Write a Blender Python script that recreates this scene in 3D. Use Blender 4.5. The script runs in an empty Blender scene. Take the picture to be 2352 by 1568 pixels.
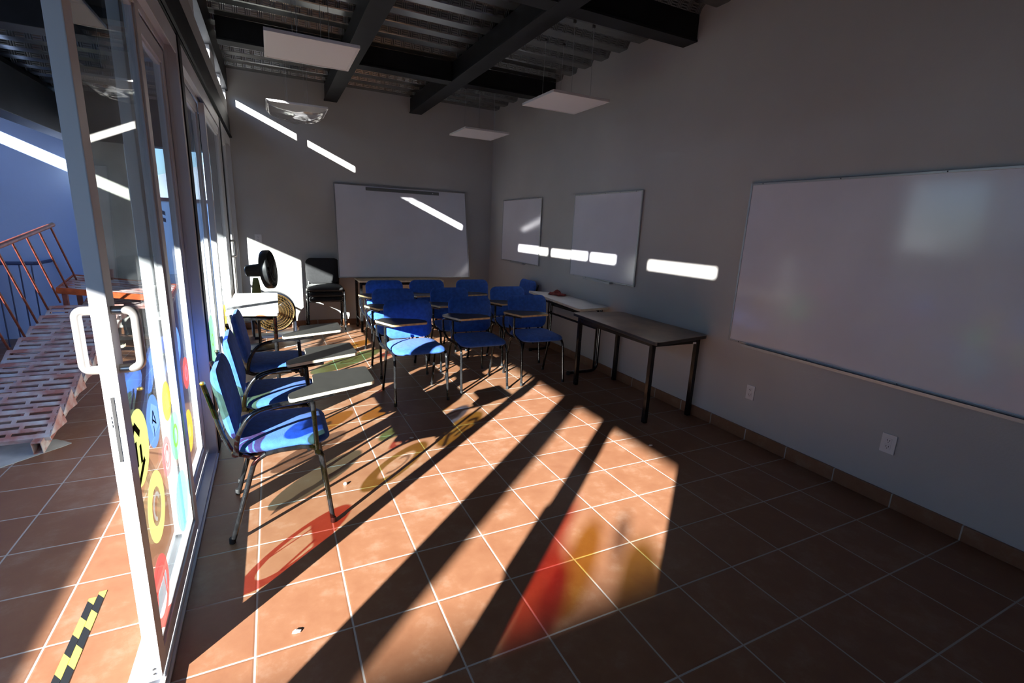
import bpy, bmesh, math, random
from mathutils import Vector, Matrix, Quaternion
random.seed(7)
S = bpy.context.scene
COL = S.collection
PI = math.pi

# ------------------------------------------------------------------ camera, sky, sun, exposure
T = 0.34                                   # floor tile pitch
CX, CY, CZ = 4.32450021e-01*T, -4.86501150e+00*T, 4.52958474e+00*T
YAW, PITCH, ROLL, FPX = -4.62702175e-01, -2.31417453e-01, 4.57188409e-02, 1.10618403e+03
sy, cy = math.sin(YAW), math.cos(YAW)
sp, cp = math.sin(PITCH), math.cos(PITCH)
fw = Vector((-sy*cp, cy*cp, sp)); rt0 = Vector((cy, sy, 0)); up0 = rt0.cross(fw)
cr, sr = math.cos(ROLL), math.sin(ROLL)
rt = rt0*cr + up0*sr; up = -rt0*sr + up0*cr
cd = bpy.data.cameras.new('camera'); cam = bpy.data.objects.new('camera', cd); COL.objects.link(cam)
cd.sensor_width = 36.0; cd.lens = FPX/2352*36.0; cd.clip_start = 0.02; cd.clip_end = 500
m = Matrix((rt, up, -fw)).transposed().to_4x4(); m.translation = Vector((CX, CY, CZ))
cam.matrix_world = m
S.camera = cam
S.view_settings.view_transform = 'Standard'; S.view_settings.look = 'None'
S.view_settings.gamma = 1.0; S.view_settings.use_curve_mapping = False
S.view_settings.exposure = 0.0
S.cycles.transparent_max_bounces = 32
S.cycles.max_bounces = 14; S.cycles.diffuse_bounces = 6; S.cycles.glossy_bounces = 5
S.cycles.caustics_reflective = False; S.cycles.caustics_refractive = False

SUN_DIR = Vector((1.0, 0.885, -0.467)).normalized()
SUN_ELEV = math.asin(-SUN_DIR.z)
sd = bpy.data.lights.new('sun', 'SUN'); sun = bpy.data.objects.new('sun', sd); COL.objects.link(sun)
sd.energy = 37.0; sd.angle = math.radians(0.53); sd.color = (1.0, 0.975, 0.945)
sun.rotation_euler = SUN_DIR.to_track_quat('-Z', 'Y').to_euler(); sun.location = (-6, -6, 6)

W = bpy.data.worlds.new('sky'); S.world = W; W.use_nodes = True
nt = W.node_tree; nt.nodes.clear()
sky = nt.nodes.new('ShaderNodeTexSky'); sky.sky_type = 'NISHITA'; sky.sun_disc = False
sky.sun_elevation = SUN_ELEV; sky.sun_rotation = math.atan2(-SUN_DIR.x, -SUN_DIR.y)
sky.air_density = 1.2; sky.dust_density = 0.6; sky.ozone_density = 1.5
bg = nt.nodes.new('ShaderNodeBackground'); bg.inputs[1].default_value = 0.46
wo = nt.nodes.new('ShaderNodeOutputWorld')
tint = nt.nodes.new('ShaderNodeMix'); tint.data_type = 'RGBA'; tint.blend_type = 'MULTIPLY'; tint.inputs[0].default_value = 1.0
tint.inputs[7].default_value = (0.56, 0.84, 1.45, 1)
nt.links.new(sky.outputs[0], tint.inputs[6]); nt.links.new(tint.outputs[2], bg.inputs[0]); nt.links.new(bg.outputs[0], wo.inputs[0])

# ------------------------------------------------------------------ materials
def new_mat(name):
    m = bpy.data.materials.new(name); m.use_nodes = True
    nt = m.node_tree; b = nt.nodes['Principled BSDF']
    return m, nt, b

def pmat(name, col, rough=0.5, metal=0.0, spec=0.5, coat=0.0, var=0.0, vscale=8.0, bump=0.0, bscale=60.0, col2=None):
    m, nt, b = new_mat(name)
    b.inputs['Base Color'].default_value = (*col, 1); b.inputs['Roughness'].default_value = rough
    b.inputs['Metallic'].default_value = metal; b.inputs['Specular IOR Level'].default_value = spec
    b.inputs['Coat Weight'].default_value = coat
    if var > 0 or bump > 0:
        tc = nt.nodes.new('ShaderNodeTexCoord')
    if var > 0:
        n = nt.nodes.new('ShaderNodeTexNoise'); n.inputs['Scale'].default_value = vscale; n.inputs['Detail'].default_value = 5
        nt.links.new(tc.outputs['Object'], n.inputs['Vector'])
        r = nt.nodes.new('ShaderNodeValToRGB')
        c2 = col2 if col2 else tuple(min(1, c*(1+var)) for c in col)
        c1 = tuple(c*(1-var) for c in col) if not col2 else col
        r.color_ramp.elements[0].position = 0.38; r.color_ramp.elements[1].position = 0.62
        r.color_ramp.elements[0].color = (*c1, 1); r.color_ramp.elements[1].color = (*c2, 1)
        nt.links.new(n.outputs['Fac'], r.inputs['Fac']); nt.links.new(r.outputs['Color'], b.inputs['Base Color'])
    if bump > 0:
        n2 = nt.nodes.new('ShaderNodeTexNoise'); n2.inputs['Scale'].default_value = bscale; n2.inputs['Detail'].default_value = 4
        nt.links.new(tc.outputs['Object'], n2.inputs['Vector'])
        bp = nt.nodes.new('ShaderNodeBump'); bp.inputs['Strength'].default_value = bump; bp.inputs['Distance'].default_value = 0.01
        nt.links.new(n2.outputs['Fac'], bp.inputs['Height']); nt.links.new(bp.outputs['Normal'], b.inputs['Normal'])
    return m

def mathn(nt, op, a, b=None, c=None):
    n = nt.nodes.new('ShaderNodeMath'); n.operation = op
    for i, v in enumerate((a, b, c)):
        if v is None: continue
        if isinstance(v, (int, float)): n.inputs[i].default_value = v
        else: nt.links.new(v, n.inputs[i])
    return n.outputs[0]

def mixc(nt, fac, a, b):
    n = nt.nodes.new('ShaderNodeMix'); n.data_type = 'RGBA'
    for s, v in ((n.inputs[0], fac), (n.inputs[6], a), (n.inputs[7], b)):
        if isinstance(v, (int, float)): s.default_value = v
        elif isinstance(v, tuple): s.default_value = (*v, 1)
        else: nt.links.new(v, s)
    return n.outputs[2]

def tile_mat(name, axes, grout=True):
    """terracotta ceramic tiles with pale grout; axes = which object axes carry the grid"""
    m, nt, b = new_mat(name)
    tc = nt.nodes.new('ShaderNodeTexCoord'); sx = nt.nodes.new('ShaderNodeSeparateXYZ')
    nt.links.new(tc.outputs['Object'], sx.inputs[0])
    ds, cells = [], []
    for a in axes:
        u = mathn(nt, 'DIVIDE', sx.outputs[a], T)
        fr = mathn(nt, 'FRACT', mathn(nt, 'ADD', u, 0.5))
        ds.append(mathn(nt, 'MULTIPLY', mathn(nt, 'ABSOLUTE', mathn(nt, 'SUBTRACT', fr, 0.5)), T))
        cells.append(mathn(nt, 'FLOOR', u))
    d = mathn(nt, 'MINIMUM', ds[0], ds[1]) if len(ds) > 1 else ds[0]
    cx = nt.nodes.new('ShaderNodeCombineXYZ'); nt.links.new(cells[0], cx.inputs[0])
    if len(cells) > 1: nt.links.new(cells[1], cx.inputs[1])
    wn = nt.nodes.new('ShaderNodeTexWhiteNoise'); wn.noise_dimensions = '3D'; nt.links.new(cx.outputs[0], wn.inputs['Vector'])
    n1 = nt.nodes.new('ShaderNodeTexNoise'); n1.inputs['Scale'].default_value = 7; n1.inputs['Detail'].default_value = 8; n1.inputs['Roughness'].default_value = 0.7
    nt.links.new(tc.outputs['Object'], n1.inputs['Vector'])
    n2 = nt.nodes.new('ShaderNodeTexNoise'); n2.inputs['Scale'].default_value = 2.3; n2.inputs['Detail'].default_value = 3
    nt.links.new(tc.outputs['Object'], n2.inputs['Vector'])
    ramp = nt.nodes.new('ShaderNodeValToRGB')
    e = ramp.color_ramp.elements
    e[0].position = 0.3; e[0].color = (0.21, 0.088, 0.044, 1)
    e[1].position = 0.75; e[1].color = (0.34, 0.215, 0.145, 1)
    k = ramp.color_ramp.elements.new(0.52); k.color = (0.25, 0.116, 0.060, 1)
    f = mathn(nt, 'ADD', mathn(nt, 'MULTIPLY', n1.outputs['Fac'], 0.75), mathn(nt, 'MULTIPLY', n2.outputs['Fac'], 0.25))
    f = mathn(nt, 'ADD', f, mathn(nt, 'MULTIPLY', mathn(nt, 'SUBTRACT', wn.outputs['Value'], 0.5), 0.10))
    nt.links.new(f, ramp.inputs['Fac'])
    g = nt.nodes.new('ShaderNodeMapRange'); g.inputs['From Min'].default_value = 0.0028; g.inputs['From Max'].default_value = 0.0042
    g.inputs['To Min'].default_value = 1; g.inputs['To Max'].default_value = 0
    nt.links.new(d, g.inputs['Value'])
    nt.links.new(mixc(nt, g.outputs[0], ramp.outputs['Color'], (0.46, 0.43, 0.39)), b.inputs['Base Color'])
    rr = mathn(nt, 'ADD', 0.34, mathn(nt, 'MULTIPLY', n1.outputs['Fac'], 0.22))
    nt.links.new(mathn(nt, 'ADD', rr, mathn(nt, 'MULTIPLY', g.outputs[0], 0.3)), b.inputs['Roughness'])
    h = nt.nodes.new('ShaderNodeMapRange'); h.inputs['From Min'].default_value = 0.002; h.inputs['From Max'].default_value = 0.009
    nt.links.new(d, h.inputs['Value'])
    hh = mathn(nt, 'ADD', h.outputs[0], mathn(nt, 'MULTIPLY', n2.outputs['Fac'], 0.5))
    bp = nt.nodes.new('ShaderNodeBump'); bp.inputs['Strength'].default_value = 0.35; bp.inputs['Distance'].default_value = 0.002
    nt.links.new(hh, bp.inputs['Height']); nt.links.new(bp.outputs['Normal'], b.inputs['Normal'])
    b.inputs['Specular IOR Level'].default_value = 0.45
    return m

def deck_mat():
    """galvanised steel deck with pressed alternating bar marks"""
    m, nt, b = new_mat('galvanised_deck')
    tc = nt.nodes.new('ShaderNodeTexCoord'); sx = nt.nodes.new('ShaderNodeSeparateXYZ')
    nt.links.new(tc.outputs['Object'], sx.inputs[0])
    u = mathn(nt, 'DIVIDE', sx.outputs[0], 0.10)
    alt = mathn(nt, 'GREATER_THAN', mathn(nt, 'FRACT', u), 0.5)
    sxr = mathn(nt, 'SINE', mathn(nt, 'MULTIPLY', sx.outputs[0], 2*PI/0.0166))
    szr = mathn(nt, 'SINE', mathn(nt, 'MULTIPLY', sx.outputs[2], 2*PI/0.016))
    st = mathn(nt, 'ADD', mathn(nt, 'MULTIPLY', alt, sxr), mathn(nt, 'MULTIPLY', mathn(nt, 'SUBTRACT', 1.0, alt), szr))
    st = mathn(nt, 'MAXIMUM', st, 0.2)
    geo = nt.nodes.new('ShaderNodeNewGeometry'); gn = nt.nodes.new('ShaderNodeSeparateXYZ'); nt.links.new(geo.outputs['True Normal'], gn.inputs[0])
    side = mathn(nt, 'GREATER_THAN', mathn(nt, 'ABSOLUTE', gn.outputs[1]), 0.5)
    st = mathn(nt, 'MULTIPLY', st, side)
    bp = nt.nodes.new('ShaderNodeBump'); bp.inputs['Strength'].default_value = 1.0; bp.inputs['Distance'].default_value = 0.012
    nt.links.new(st, bp.inputs['Height']); nt.links.new(bp.outputs['Normal'], b.inputs['Normal'])
    n = nt.nodes.new('ShaderNodeTexNoise'); n.inputs['Scale'].default_value = 14; nt.links.new(tc.outputs['Object'], n.inputs['Vector'])
    nt.links.new(mixc(nt, n.outputs['Fac'], (0.22, 0.23, 0.23), (0.34, 0.36, 0.36)), b.inputs['Base Color'])
    b.inputs['Metallic'].default_value = 0.95; b.inputs['Roughness'].default_value = 0.27
    return m

def glass_mat(name='glass', tint=(0.93, 0.965, 0.955)):
    m = bpy.data.materials.new(name); m.use_nodes = True; nt = m.node_tree; nt.nodes.clear()
    o = nt.nodes.new('ShaderNodeOutputMaterial'); mx = nt.nodes.new('ShaderNodeMixShader')
    tr = nt.nodes.new('ShaderNodeBsdfTransparent'); tr.inputs[0].default_value = (*tint, 1)
    gl = nt.nodes.new('ShaderNodeBsdfGlossy'); gl.inputs['Roughness'].default_value = 0.0
    lw = nt.nodes.new('ShaderNodeLayerWeight'); lw.inputs[0].default_value = 0.5
    f = mathn(nt, 'ADD', 0.035, mathn(nt, 'MULTIPLY', mathn(nt, 'POWER', lw.outputs['Facing'], 5.0), 0.9))
    nt.links.new(f, mx.inputs[0]); nt.links.new(tr.outputs[0], mx.inputs[1]); nt.links.new(gl.outputs[0], mx.inputs[2])
    nt.links.new(mx.outputs[0], o.inputs[0])
    return m

def film_mat(name, tcol, dcol, k):
    """tinted vinyl film: lets coloured light through and scatters some of it"""
    m = bpy.data.materials.new(name); m.use_nodes = True; nt = m.node_tree; nt.nodes.clear()
    o = nt.nodes.new('ShaderNodeOutputMaterial'); mx = nt.nodes.new('ShaderNodeMixShader'); m2 = nt.nodes.new('ShaderNodeMixShader')
    tr = nt.nodes.new('ShaderNodeBsdfTransparent'); tr.inputs[0].default_value = (*tcol, 1)
    df = nt.nodes.new('ShaderNodeBsdfDiffuse'); df.inputs[0].default_value = (*dcol, 1)
    tl = nt.nodes.new('ShaderNodeBsdfTranslucent'); tl.inputs[0].default_value = (*dcol, 1)
    m2.inputs[0].default_value = 0.5; mx.inputs[0].default_value = k
    nt.links.new(df.outputs[0], m2.inputs[1]); nt.links.new(tl.outputs[0], m2.inputs[2])
    nt.links.new(tr.outputs[0], mx.inputs[1]); nt.links.new(m2.outputs[0], mx.inputs[2]); nt.links.new(mx.outputs[0], o.inputs[0])
    return m

def hazard_mat():
    m, nt, b = new_mat('hazard_tape')
    tc = nt.nodes.new('ShaderNodeTexCoord'); sx = nt.nodes.new('ShaderNodeSeparateXYZ'); nt.links.new(tc.outputs['Object'], sx.inputs[0])
    u = mathn(nt, 'DIVIDE', mathn(nt, 'ADD', sx.outputs[1], mathn(nt, 'MULTIPLY', sx.outputs[0], 1.3)), 0.18)
    s = mathn(nt, 'GREATER_THAN', mathn(nt, 'FRACT', u), 0.5)
    nt.links.new(mixc(nt, s, (0.014, 0.016, 0.018), (0.80, 0.68, 0.09)), b.inputs['Base Color'])
    b.inputs['Roughness'].default_value = 0.45
    return m

M = {}
M['tile'] = tile_mat('terracotta_tile', (0, 1))
M['tile_y'] = tile_mat('terracotta_skirting_y', (1,))
M['tile_x'] = tile_mat('terracotta_skirting_x', (0,))
M['deck'] = deck_mat()
M['glass'] = glass_mat()
M['wall'] = pmat('cream_wall_paint', (0.54, 0.53, 0.505), 0.75, var=0.03, vscale=1.5, bump=0.08, bscale=90)
M['panel'] = pmat('grey_panel', (0.45, 0.445, 0.43), 0.7, var=0.03, vscale=2)
M['steel'] = pmat('dark_painted_steel', (0.010, 0.012, 0.015), 0.5, spec=0.22, var=0.25, vscale=5)
M['alu'] = pmat('white_aluminium', (0.62, 0.63, 0.65), 0.38, metal=0.0, spec=0.6, var=0.03, vscale=3)
M['rubber'] = pmat('black_gasket', (0.012, 0.012, 0.013), 0.7)
M['chrome'] = pmat('brushed_handle', (0.58, 0.55, 0.52), 0.3, metal=0.7)
M['blue'] = pmat('blue_upholstery', (0.028, 0.115, 0.47), 0.85, var=0.14, vscale=30, bump=0.35, bscale=420)
M['blue'].node_tree.nodes['Principled BSDF'].inputs['Sheen Weight'].default_value = 0.06
M['blackcloth'] = pmat('black_upholstery', (0.016, 0.016, 0.018), 0.9, var=0.12, vscale=40, bump=0.3, bscale=400)
M['blackcloth'].node_tree.nodes['Principled BSDF'].inputs['Sheen Weight'].default_value = 0.15
M['tube'] = pmat('worn_black_tube', (0.009, 0.009, 0.010), 0.2, var=0.3, vscale=40, spec=0.35)
M['brass'] = pmat('gold_cap', (0.55, 0.40, 0.12), 0.35, metal=0.8)
M['tablet'] = pmat('grey_laminate', (0.034, 0.033, 0.030), 0.38, var=0.10, vscale=18)
M['edge'] = pmat('pale_wood_edge', (0.62, 0.46, 0.24), 0.5, var=0.15, vscale=25)
M['edge_cream'] = pmat('cream_edge', (0.74, 0.66, 0.50), 0.5, var=0.06, vscale=25)
M['white'] = pmat('white_laminate', (0.72, 0.72, 0.72), 0.22, var=0.03, vscale=9)
M['brown'] = pmat('brown_laminate', (0.185, 0.115, 0.075), 0.3, var=0.25, vscale=6)
M['board'] = pmat('whiteboard_enamel', (0.80, 0.80, 0.86), 0.13, spec=0.6, var=0.03, vscale=2)
M['boardframe'] = pmat('aluminium_trim', (0.42, 0.43, 0.44), 0.35, metal=0.6)
M['greybar'] = pmat('grey_strip', (0.16, 0.17, 0.17), 0.5)
M['plastic_white'] = pmat('white_plastic', (0.78, 0.77, 0.76), 0.35)
M['slot'] = pmat('socket_slot', (0.03, 0.03, 0.03), 0.6)
M['black_plastic'] = pmat('black_plastic', (0.014, 0.015, 0.016), 0.3, var=0.2, vscale=12)
M['wire'] = pmat('steel_wire', (0.40, 0.41, 0.42), 0.4, metal=0.6)
M['copper'] = pmat('copper_wire', (0.62, 0.40, 0.16), 0.3, metal=0.85)
M['navy'] = pmat('navy_plastic', (0.010, 0.013, 0.024), 0.45)
M['green'] = pmat('green_plastic', (0.12, 0.20, 0.07), 0.4)
M['diffuser'] = pmat('lamp_diffuser', (0.80, 0.78, 0.79), 0.45, spec=0.3)
M['rag'] = pmat('dark_red_cloth', (0.20, 0.030, 0.028), 0.9, var=0.2, vscale=40, bump=0.3, bscale=200)
M['paper'] = pmat('paper', (0.85, 0.83, 0.78), 0.8)
M['hazard'] = hazard_mat()
M['bluewall'] = pmat('skylight_tinted_wall', (0.42, 0.57, 0.94), 0.8, var=0.04, vscale=0.8, bump=0.1, bscale=30)  # blue skylight on this wall is put into its base colour
M['outwall'] = pmat('white_outer_wall', (0.78, 0.80, 0.84), 0.8, var=0.04, vscale=0.8, bump=0.1, bscale=30)
M['concrete'] = pmat('raw_concrete', (0.40, 0.41, 0.37), 0.85, var=0.18, vscale=3.5, bump=0.25, bscale=30)
M['rust'] = pmat('red_oxide_paint', (0.13, 0.026, 0.014), 0.55, var=0.35, vscale=18)  # darkened: the stair rail's shade is put into the paint colour
M['orange'] = pmat('orange_primer', (0.40, 0.075, 0.018), 0.5, var=0.25, vscale=14)
M['tread'] = pmat('flaking_tread_paint', (0.40, 0.16, 0.13), 0.7, var=0.4, vscale=5.5, bump=0.2, bscale=60, col2=(0.56, 0.55, 0.55))
M['stringer'] = pmat('flaking_stringer_paint', (0.36, 0.13, 0.10), 0.7, var=0.4, vscale=12, bump=0.2, bscale=60, col2=(0.55, 0.50, 0.45))
M['navy_metal'] = pmat('navy_railing_paint', (0.030, 0.045, 0.13), 0.4)
M['card'] = pmat('pale_cardboard', (0.48, 0.49, 0.45), 0.85, var=0.12, vscale=6)
M['ground'] = pmat('pale_ground', (0.42, 0.40, 0.36), 0.9, var=0.1, vscale=0.6)
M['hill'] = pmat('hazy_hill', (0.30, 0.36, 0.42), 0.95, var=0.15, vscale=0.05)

# ------------------------------------------------------------------ mesh helpers
class MB:
    def __init__(s): s.v = []; s.f = []; s.mi = []; s.k = 0
    def add(s, vs, fs, M4=None):
        o = len(s.v)
        s.v += [tuple(M4 @ Vector(p)) if M4 else tuple(p) for p in vs]
        s.f += [tuple(i+o for i in f) for f in fs]; s.mi += [s.k]*len(fs)
        return s
    def box(s, a, b, M4=None):
        x0, x1 = sorted((a[0], b[0])); y0, y1 = sorted((a[1], b[1])); z0, z1 = sorted((a[2], b[2]))
        return s.add([(x0,y0,z0),(x1,y0,z0),(x1,y1,z0),(x0,y1,z0),(x0,y0,z1),(x1,y0,z1),(x1,y1,z1),(x0,y1,z1)],
                     [(3,2,1,0),(4,5,6,7),(0,1,5,4),(1,2,6,5),(2,3,7,6),(3,0,4,7)], M4)
    def prism(s, poly, z0, z1, M4=None):
        n = len(poly)
        vs = [(p[0],p[1],z0) for p in poly]+[(p[0],p[1],z1) for p in poly]
        fs = [tuple(range(n-1,-1,-1)), tuple(range(n,2*n))]+[(i,(i+1)%n,(i+1)%n+n,i+n) for i in range(n)]
        return s.add(vs, fs, M4)
    def loft(s, rings, close=True, caps=True, M4=None):
        n = len(rings[0]); vs = [p for r in rings for p in r]; fs = []
        for j in range(len(rings)-1):
            for i in range(n if close else n-1):
                a = j*n+i; b = j*n+(i+1)%n
                fs.append((a, b, b+n, a+n))
        if caps and close:
            fs.append(tuple(range(n-1,-1,-1))); fs.append(tuple(range((len(rings)-1)*n, len(rings)*n)))
        return s.add(vs, fs, M4)
    def tube(s, pts, r, seg=10, M4=None, flat=None):
        pts = [Vector(p) for p in pts]
        rings = []; nrm = None
        for i, p in enumerate(pts):
            if i == 0: t = pts[1]-p
            elif i == len(pts)-1: t = p-pts[i-1]
            else: t = (pts[i+1]-p).normalized()+(p-pts[i-1]).normalized()
            if t.length < 1e-9: t = Vector((0,0,1))
            t.normalize()
            if nrm is None:
                nrm = t.orthogonal().normalized()
            else:
                nrm = (nrm - t*nrm.dot(t)); 
                if nrm.length < 1e-6: nrm = t.orthogonal()
                nrm.normalize()
            bn = t.cross(nrm); rr = r[i] if isinstance(r, (list, tuple)) else r
            rings.append([tuple(p + nrm*rr*math.cos(2*PI*k/seg) + bn*rr*math.sin(2*PI*k/seg)) for k in range(seg)])
        return s.loft(rings, M4=M4)
    def lathe(s, prof, seg=24, M4=None):
        rings = [[(r*math.cos(2*PI*k/seg), r*math.sin(2*PI*k/seg), z) for k in range(seg)] for r, z in prof]
        return s.loft(rings, M4=M4)
    def torus(s, R, r, seg=40, sec=8, M4=None):
        vs = []; fs = []
        for i in range(seg):
            a = 2*PI*i/seg
            for j in range(sec):
                b = 2*PI*j/sec; rr = R+r*math.cos(b)
                vs.append((rr*math.cos(a), rr*math.sin(a), r*math.sin(b)))
        for i in range(seg):
            for j in range(sec):
                fs.append((i*sec+j, ((i+1)%seg)*sec+j, ((i+1)%seg)*sec+(j+1)%sec, i*sec+(j+1)%sec))
        return s.add(vs, fs, M4)
    def build(s, name, mat, parent=None, smooth=False, bevel=0.0, loc=None, rotz=None):
        me = bpy.data.meshes.new(name); me.from_pydata(s.v, [], s.f)
        for mm in (mat if isinstance(mat, (list, tuple)) else [mat]): me.materials.append(mm)
        if isinstance(mat, (list, tuple)): me.polygons.foreach_set('material_index', s.mi)
        bm = bmesh.new(); bm.from_mesh(me)
        bmesh.ops.recalc_face_normals(bm, faces=bm.faces)
        if bevel > 0:
            es = [e for e in bm.edges if len(e.link_faces) == 2 and e.calc_face_angle(0) > 0.6]
            bmesh.ops.bevel(bm, geom=es, offset=bevel, segments=2, affect='EDGES', profile=0.6, clamp_overlap=True)
        bm.to_mesh(me); bm.free()
        if smooth:
            me.polygons.foreach_set('use_smooth', [True]*len(me.polygons))
            try: me.set_sharp_from_angle(angle=math.radians(42))
            except Exception: pass
        o = bpy.data.objects.new(name, me); COL.objects.link(o)
        if parent: o.parent = parent
        if loc: o.location = loc
        if rotz is not None: o.rotation_euler = (0, 0, rotz)
        return o

def fillet(pts, r, n=6):
    pts = [Vector(p) for p in pts]; out = [pts[0]]
    for i in range(1, len(pts)-1):
        a, b, c = pts[i-1], pts[i], pts[i+1]
        d1 = (a-b); d2 = (c-b); l = min(r, d1.length*0.49, d2.length*0.49)
        p0 = b+d1.normalized()*l; p2 = b+d2.normalized()*l
        for k in range(n+1):
            t = k/n
            out.append(p0*(1-t)**2 + b*2*t*(1-t) + p2*t*t)
    out.append(pts[-1])
    return out

def rrect(w, d, r, n=6):
    """rounded rectangle outline centred on the origin"""
    out = []
    for cx, cy, a0 in ((w/2-r, d/2-r, 0), (-w/2+r, d/2-r, PI/2), (-w/2+r, -d/2+r, PI), (w/2-r, -d/2+r, 1.5*PI)):
        for k in range(n+1):
            a = a0+PI/2*k/n
            out.append((cx+r*math.cos(a), cy+r*math.sin(a)))
    return out

def round_poly(poly, r, n=4):
    out = []; N = len(poly)
    for i in range(N):
        a = Vector((*poly[i-1], 0)); b = Vector((*poly[i], 0)); c = Vector((*poly[(i+1)%N], 0))
        l = min(r, (a-b).length*0.45, (c-b).length*0.45)
        p0 = b+(a-b).normalized()*l; p2 = b+(c-b).normalized()*l
        for k in range(n+1):
            t = k/n; q = p0*(1-t)**2+b*2*t*(1-t)+p2*t*t; out.append((q.x, q.y))
    return out

def tag(o, label=None, cat=None, group=None, kind=None):
    if label: o['label'] = label
    if cat: o['category'] = cat
    if group: o['group'] = group
    if kind: o['kind'] = kind
    return o
def thing(name, label, cat, loc=(0,0,0), rotz=0.0, group=None, kind=None):
    o = bpy.data.objects.new(name, None); COL.objects.link(o); o.empty_display_size = 0.1
    o.location = loc; o.rotation_euler = (0, 0, rotz)
    return tag(o, label, cat, group, kind)
def struct(name, mb, mat, label, cat, **k):
    return tag(mb.build(name, mat, **k), label, cat, None, 'structure')
def copy_tree(o, parent=None):
    c = o.copy(); COL.objects.link(c)
    if parent: c.parent = parent
    for ch in [x for x in bpy.data.objects if x.parent == o]: copy_tree(ch, c)
    return c

# ------------------------------------------------------------------ room shell
XL, XR, YB, YF = -0.27, 3.41, 5.88, -3.3
struct('floor', MB().box((-3.45, YF, -0.06), (XR+0.1, 6.0, 0)), M['tile'], 'terracotta tiled floor with pale grout running from classroom to corridor', 'floor')
struct('wall_right', MB().box((XR, YF, 0), (XR+0.15, YB+0.15, 3.6)), M['wall'], 'long cream wall carrying three whiteboards', 'wall')
struct('wall_back', MB().box((XL-0.06, YB, 0), (XR, YB+0.15, 3.6)), M['wall'], 'cream end wall behind the leaning whiteboard', 'wall')
struct('wall_front', MB().box((XL-0.1, YF-0.15, 0), (XR, YF, 3.6)), M['wall'], 'cream wall behind the viewer', 'wall')
struct('wall_left', MB().box((-0.36, YF, 0), (XL, -2.10, 2.9)), M['wall'], 'solid part of the glazed wall beside the viewer', 'wall')
struct('baseboard_right', MB().box((3.392, YF, 0), (XR, YB, 0.09)), M['tile_y'], 'terracotta tile skirting along the whiteboard wall', 'baseboard', bevel=0.003)
struct('baseboard_back', MB().box((XL, 5.864, 0), (3.392, YB, 0.09)), M['tile_x'], 'terracotta tile skirting along the end wall', 'baseboard', bevel=0.003)

# corrugated deck ceiling: ribs run across the room
mb = MB(); P = 0.305; prof = []
y = YF
while y < YB:
    for dy, z in ((0.0, 3.365), (0.085, 3.365), (0.115, 3.345), (0.135, 3.305), (0.15, 3.300), (0.265, 3.300), (0.28, 3.305), (0.30, 3.345)):
        if y+dy < YB+0.02: prof.append((y+dy, z))
    y += P
n = len(prof)
mb.add([(-0.36, a, z) for a, z in prof]+[(XR, a, z) for a, z in prof]+[(-0.36, prof[0][0], 3.6), (-0.36, prof[-1][0], 3.6), (XR, prof[0][0], 3.6), (XR, prof[-1][0], 3.6)],
       [(i, i+1, n+i+1, n+i) for i in range(n-1)] + [(2*n, 2*n+1, 2*n+3, 2*n+2)])
struct('ceiling', mb, M['deck'], 'galvanised corrugated steel deck ceiling with pressed marks', 'ceiling')

def ibeam_y(name, x0, x1, y0, y1, z0, z1, label):
    mb = MB(); t = 0.018
    mb.box((x0, y0, z0), (x1, y1, z0+t)); mb.box((x0+0.012, y0, z0+t), (x1-0.012, y1, z1))
    return struct(name, mb, M['steel'], label, 'beam', bevel=0.003)
ibeam_y('ceiling_beam', 0.89, 1.06, 2.0-5.3, YB, 3.10, 3.30, 'dark steel beam running down the room above the front desk chairs')
ibeam_y('ceiling_beam', 2.06, 2.24, 2.0-5.3, YB, 3.10, 3.30, 'dark steel beam running down the room nearer the whiteboard wall')
for yc, lab in ((-0.75, 'dark steel cross beam overhead by the viewer'), (1.70, 'near dark steel cross beam ending at the right wall'), (3.98, 'far dark steel cross beam ending at the right wall')):
    mb = MB()
    for x0, x1 in ((-0.2, 0.89), (1.06, 2.06), (2.24, XR-0.004)):
        mb.box((x0, yc, 3.10), (x1, yc+0.16, 3.118)); mb.box((x0, yc+0.012, 3.118), (x1, yc+0.148, 3.30))
    struct('ceiling_beam', mb, M['steel'], lab, 'beam', bevel=0.002)

# ---- glazed facade: columns, header, panel, slot above it
for yc, h, lab in ((1.90, 2.5, 'black steel column between the first and second glazed bays'), (4.40, 2.5, 'black steel column between the second and last glazed bays')):
    struct('trim_1', MB().box((-0.36, yc-0.05, 0), (-0.255, yc+0.05, h)), M['steel'], lab, 'column', bevel=0.004)
struct('trim_2', MB().box((-0.37, -2.10, 2.50), (-0.25, YB, 2.73)).box((-0.255, -2.10, 2.50), (-0.235, YB, 2.515)), M['steel'], 'black steel header above the sliding doors', 'beam')
mb = MB()
for a, b in ((-2.10, 1.86), (1.864, 4.36), (4.364, YB)): mb.box((-0.345, a, 2.73), (-0.262, b, 2.925))
struct('trim_3', mb, M['panel'], 'long grey panel above the black header', 'panel')
mb = MB()
lit = [(-2.14,-1.25),(-0.77,-0.29),(-0.25,0.60),(0.67,1.54),(2.95,4.02),(4.49,5.06),(5.15,5.79)]
edges = [YF]+[e for a in lit for e in a]+[YB]
for i in range(0, len(edges), 2): mb.box((-0.30, edges[i], 2.925), (-0.265, edges[i+1], 3.05))
struct('trim_4', mb, M['alu'], 'row of light metal blocking pieces in the slot under the deck', 'trim')
struct('trim_5', MB().box((-0.36, YF, 3.05), (-0.24, YB, 3.42)).box((-0.36, YF, 2.9), (-0.30, -2.14, 3.05)), M['steel'], 'dark edge beam under the deck along the glazed wall', 'beam')
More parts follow.
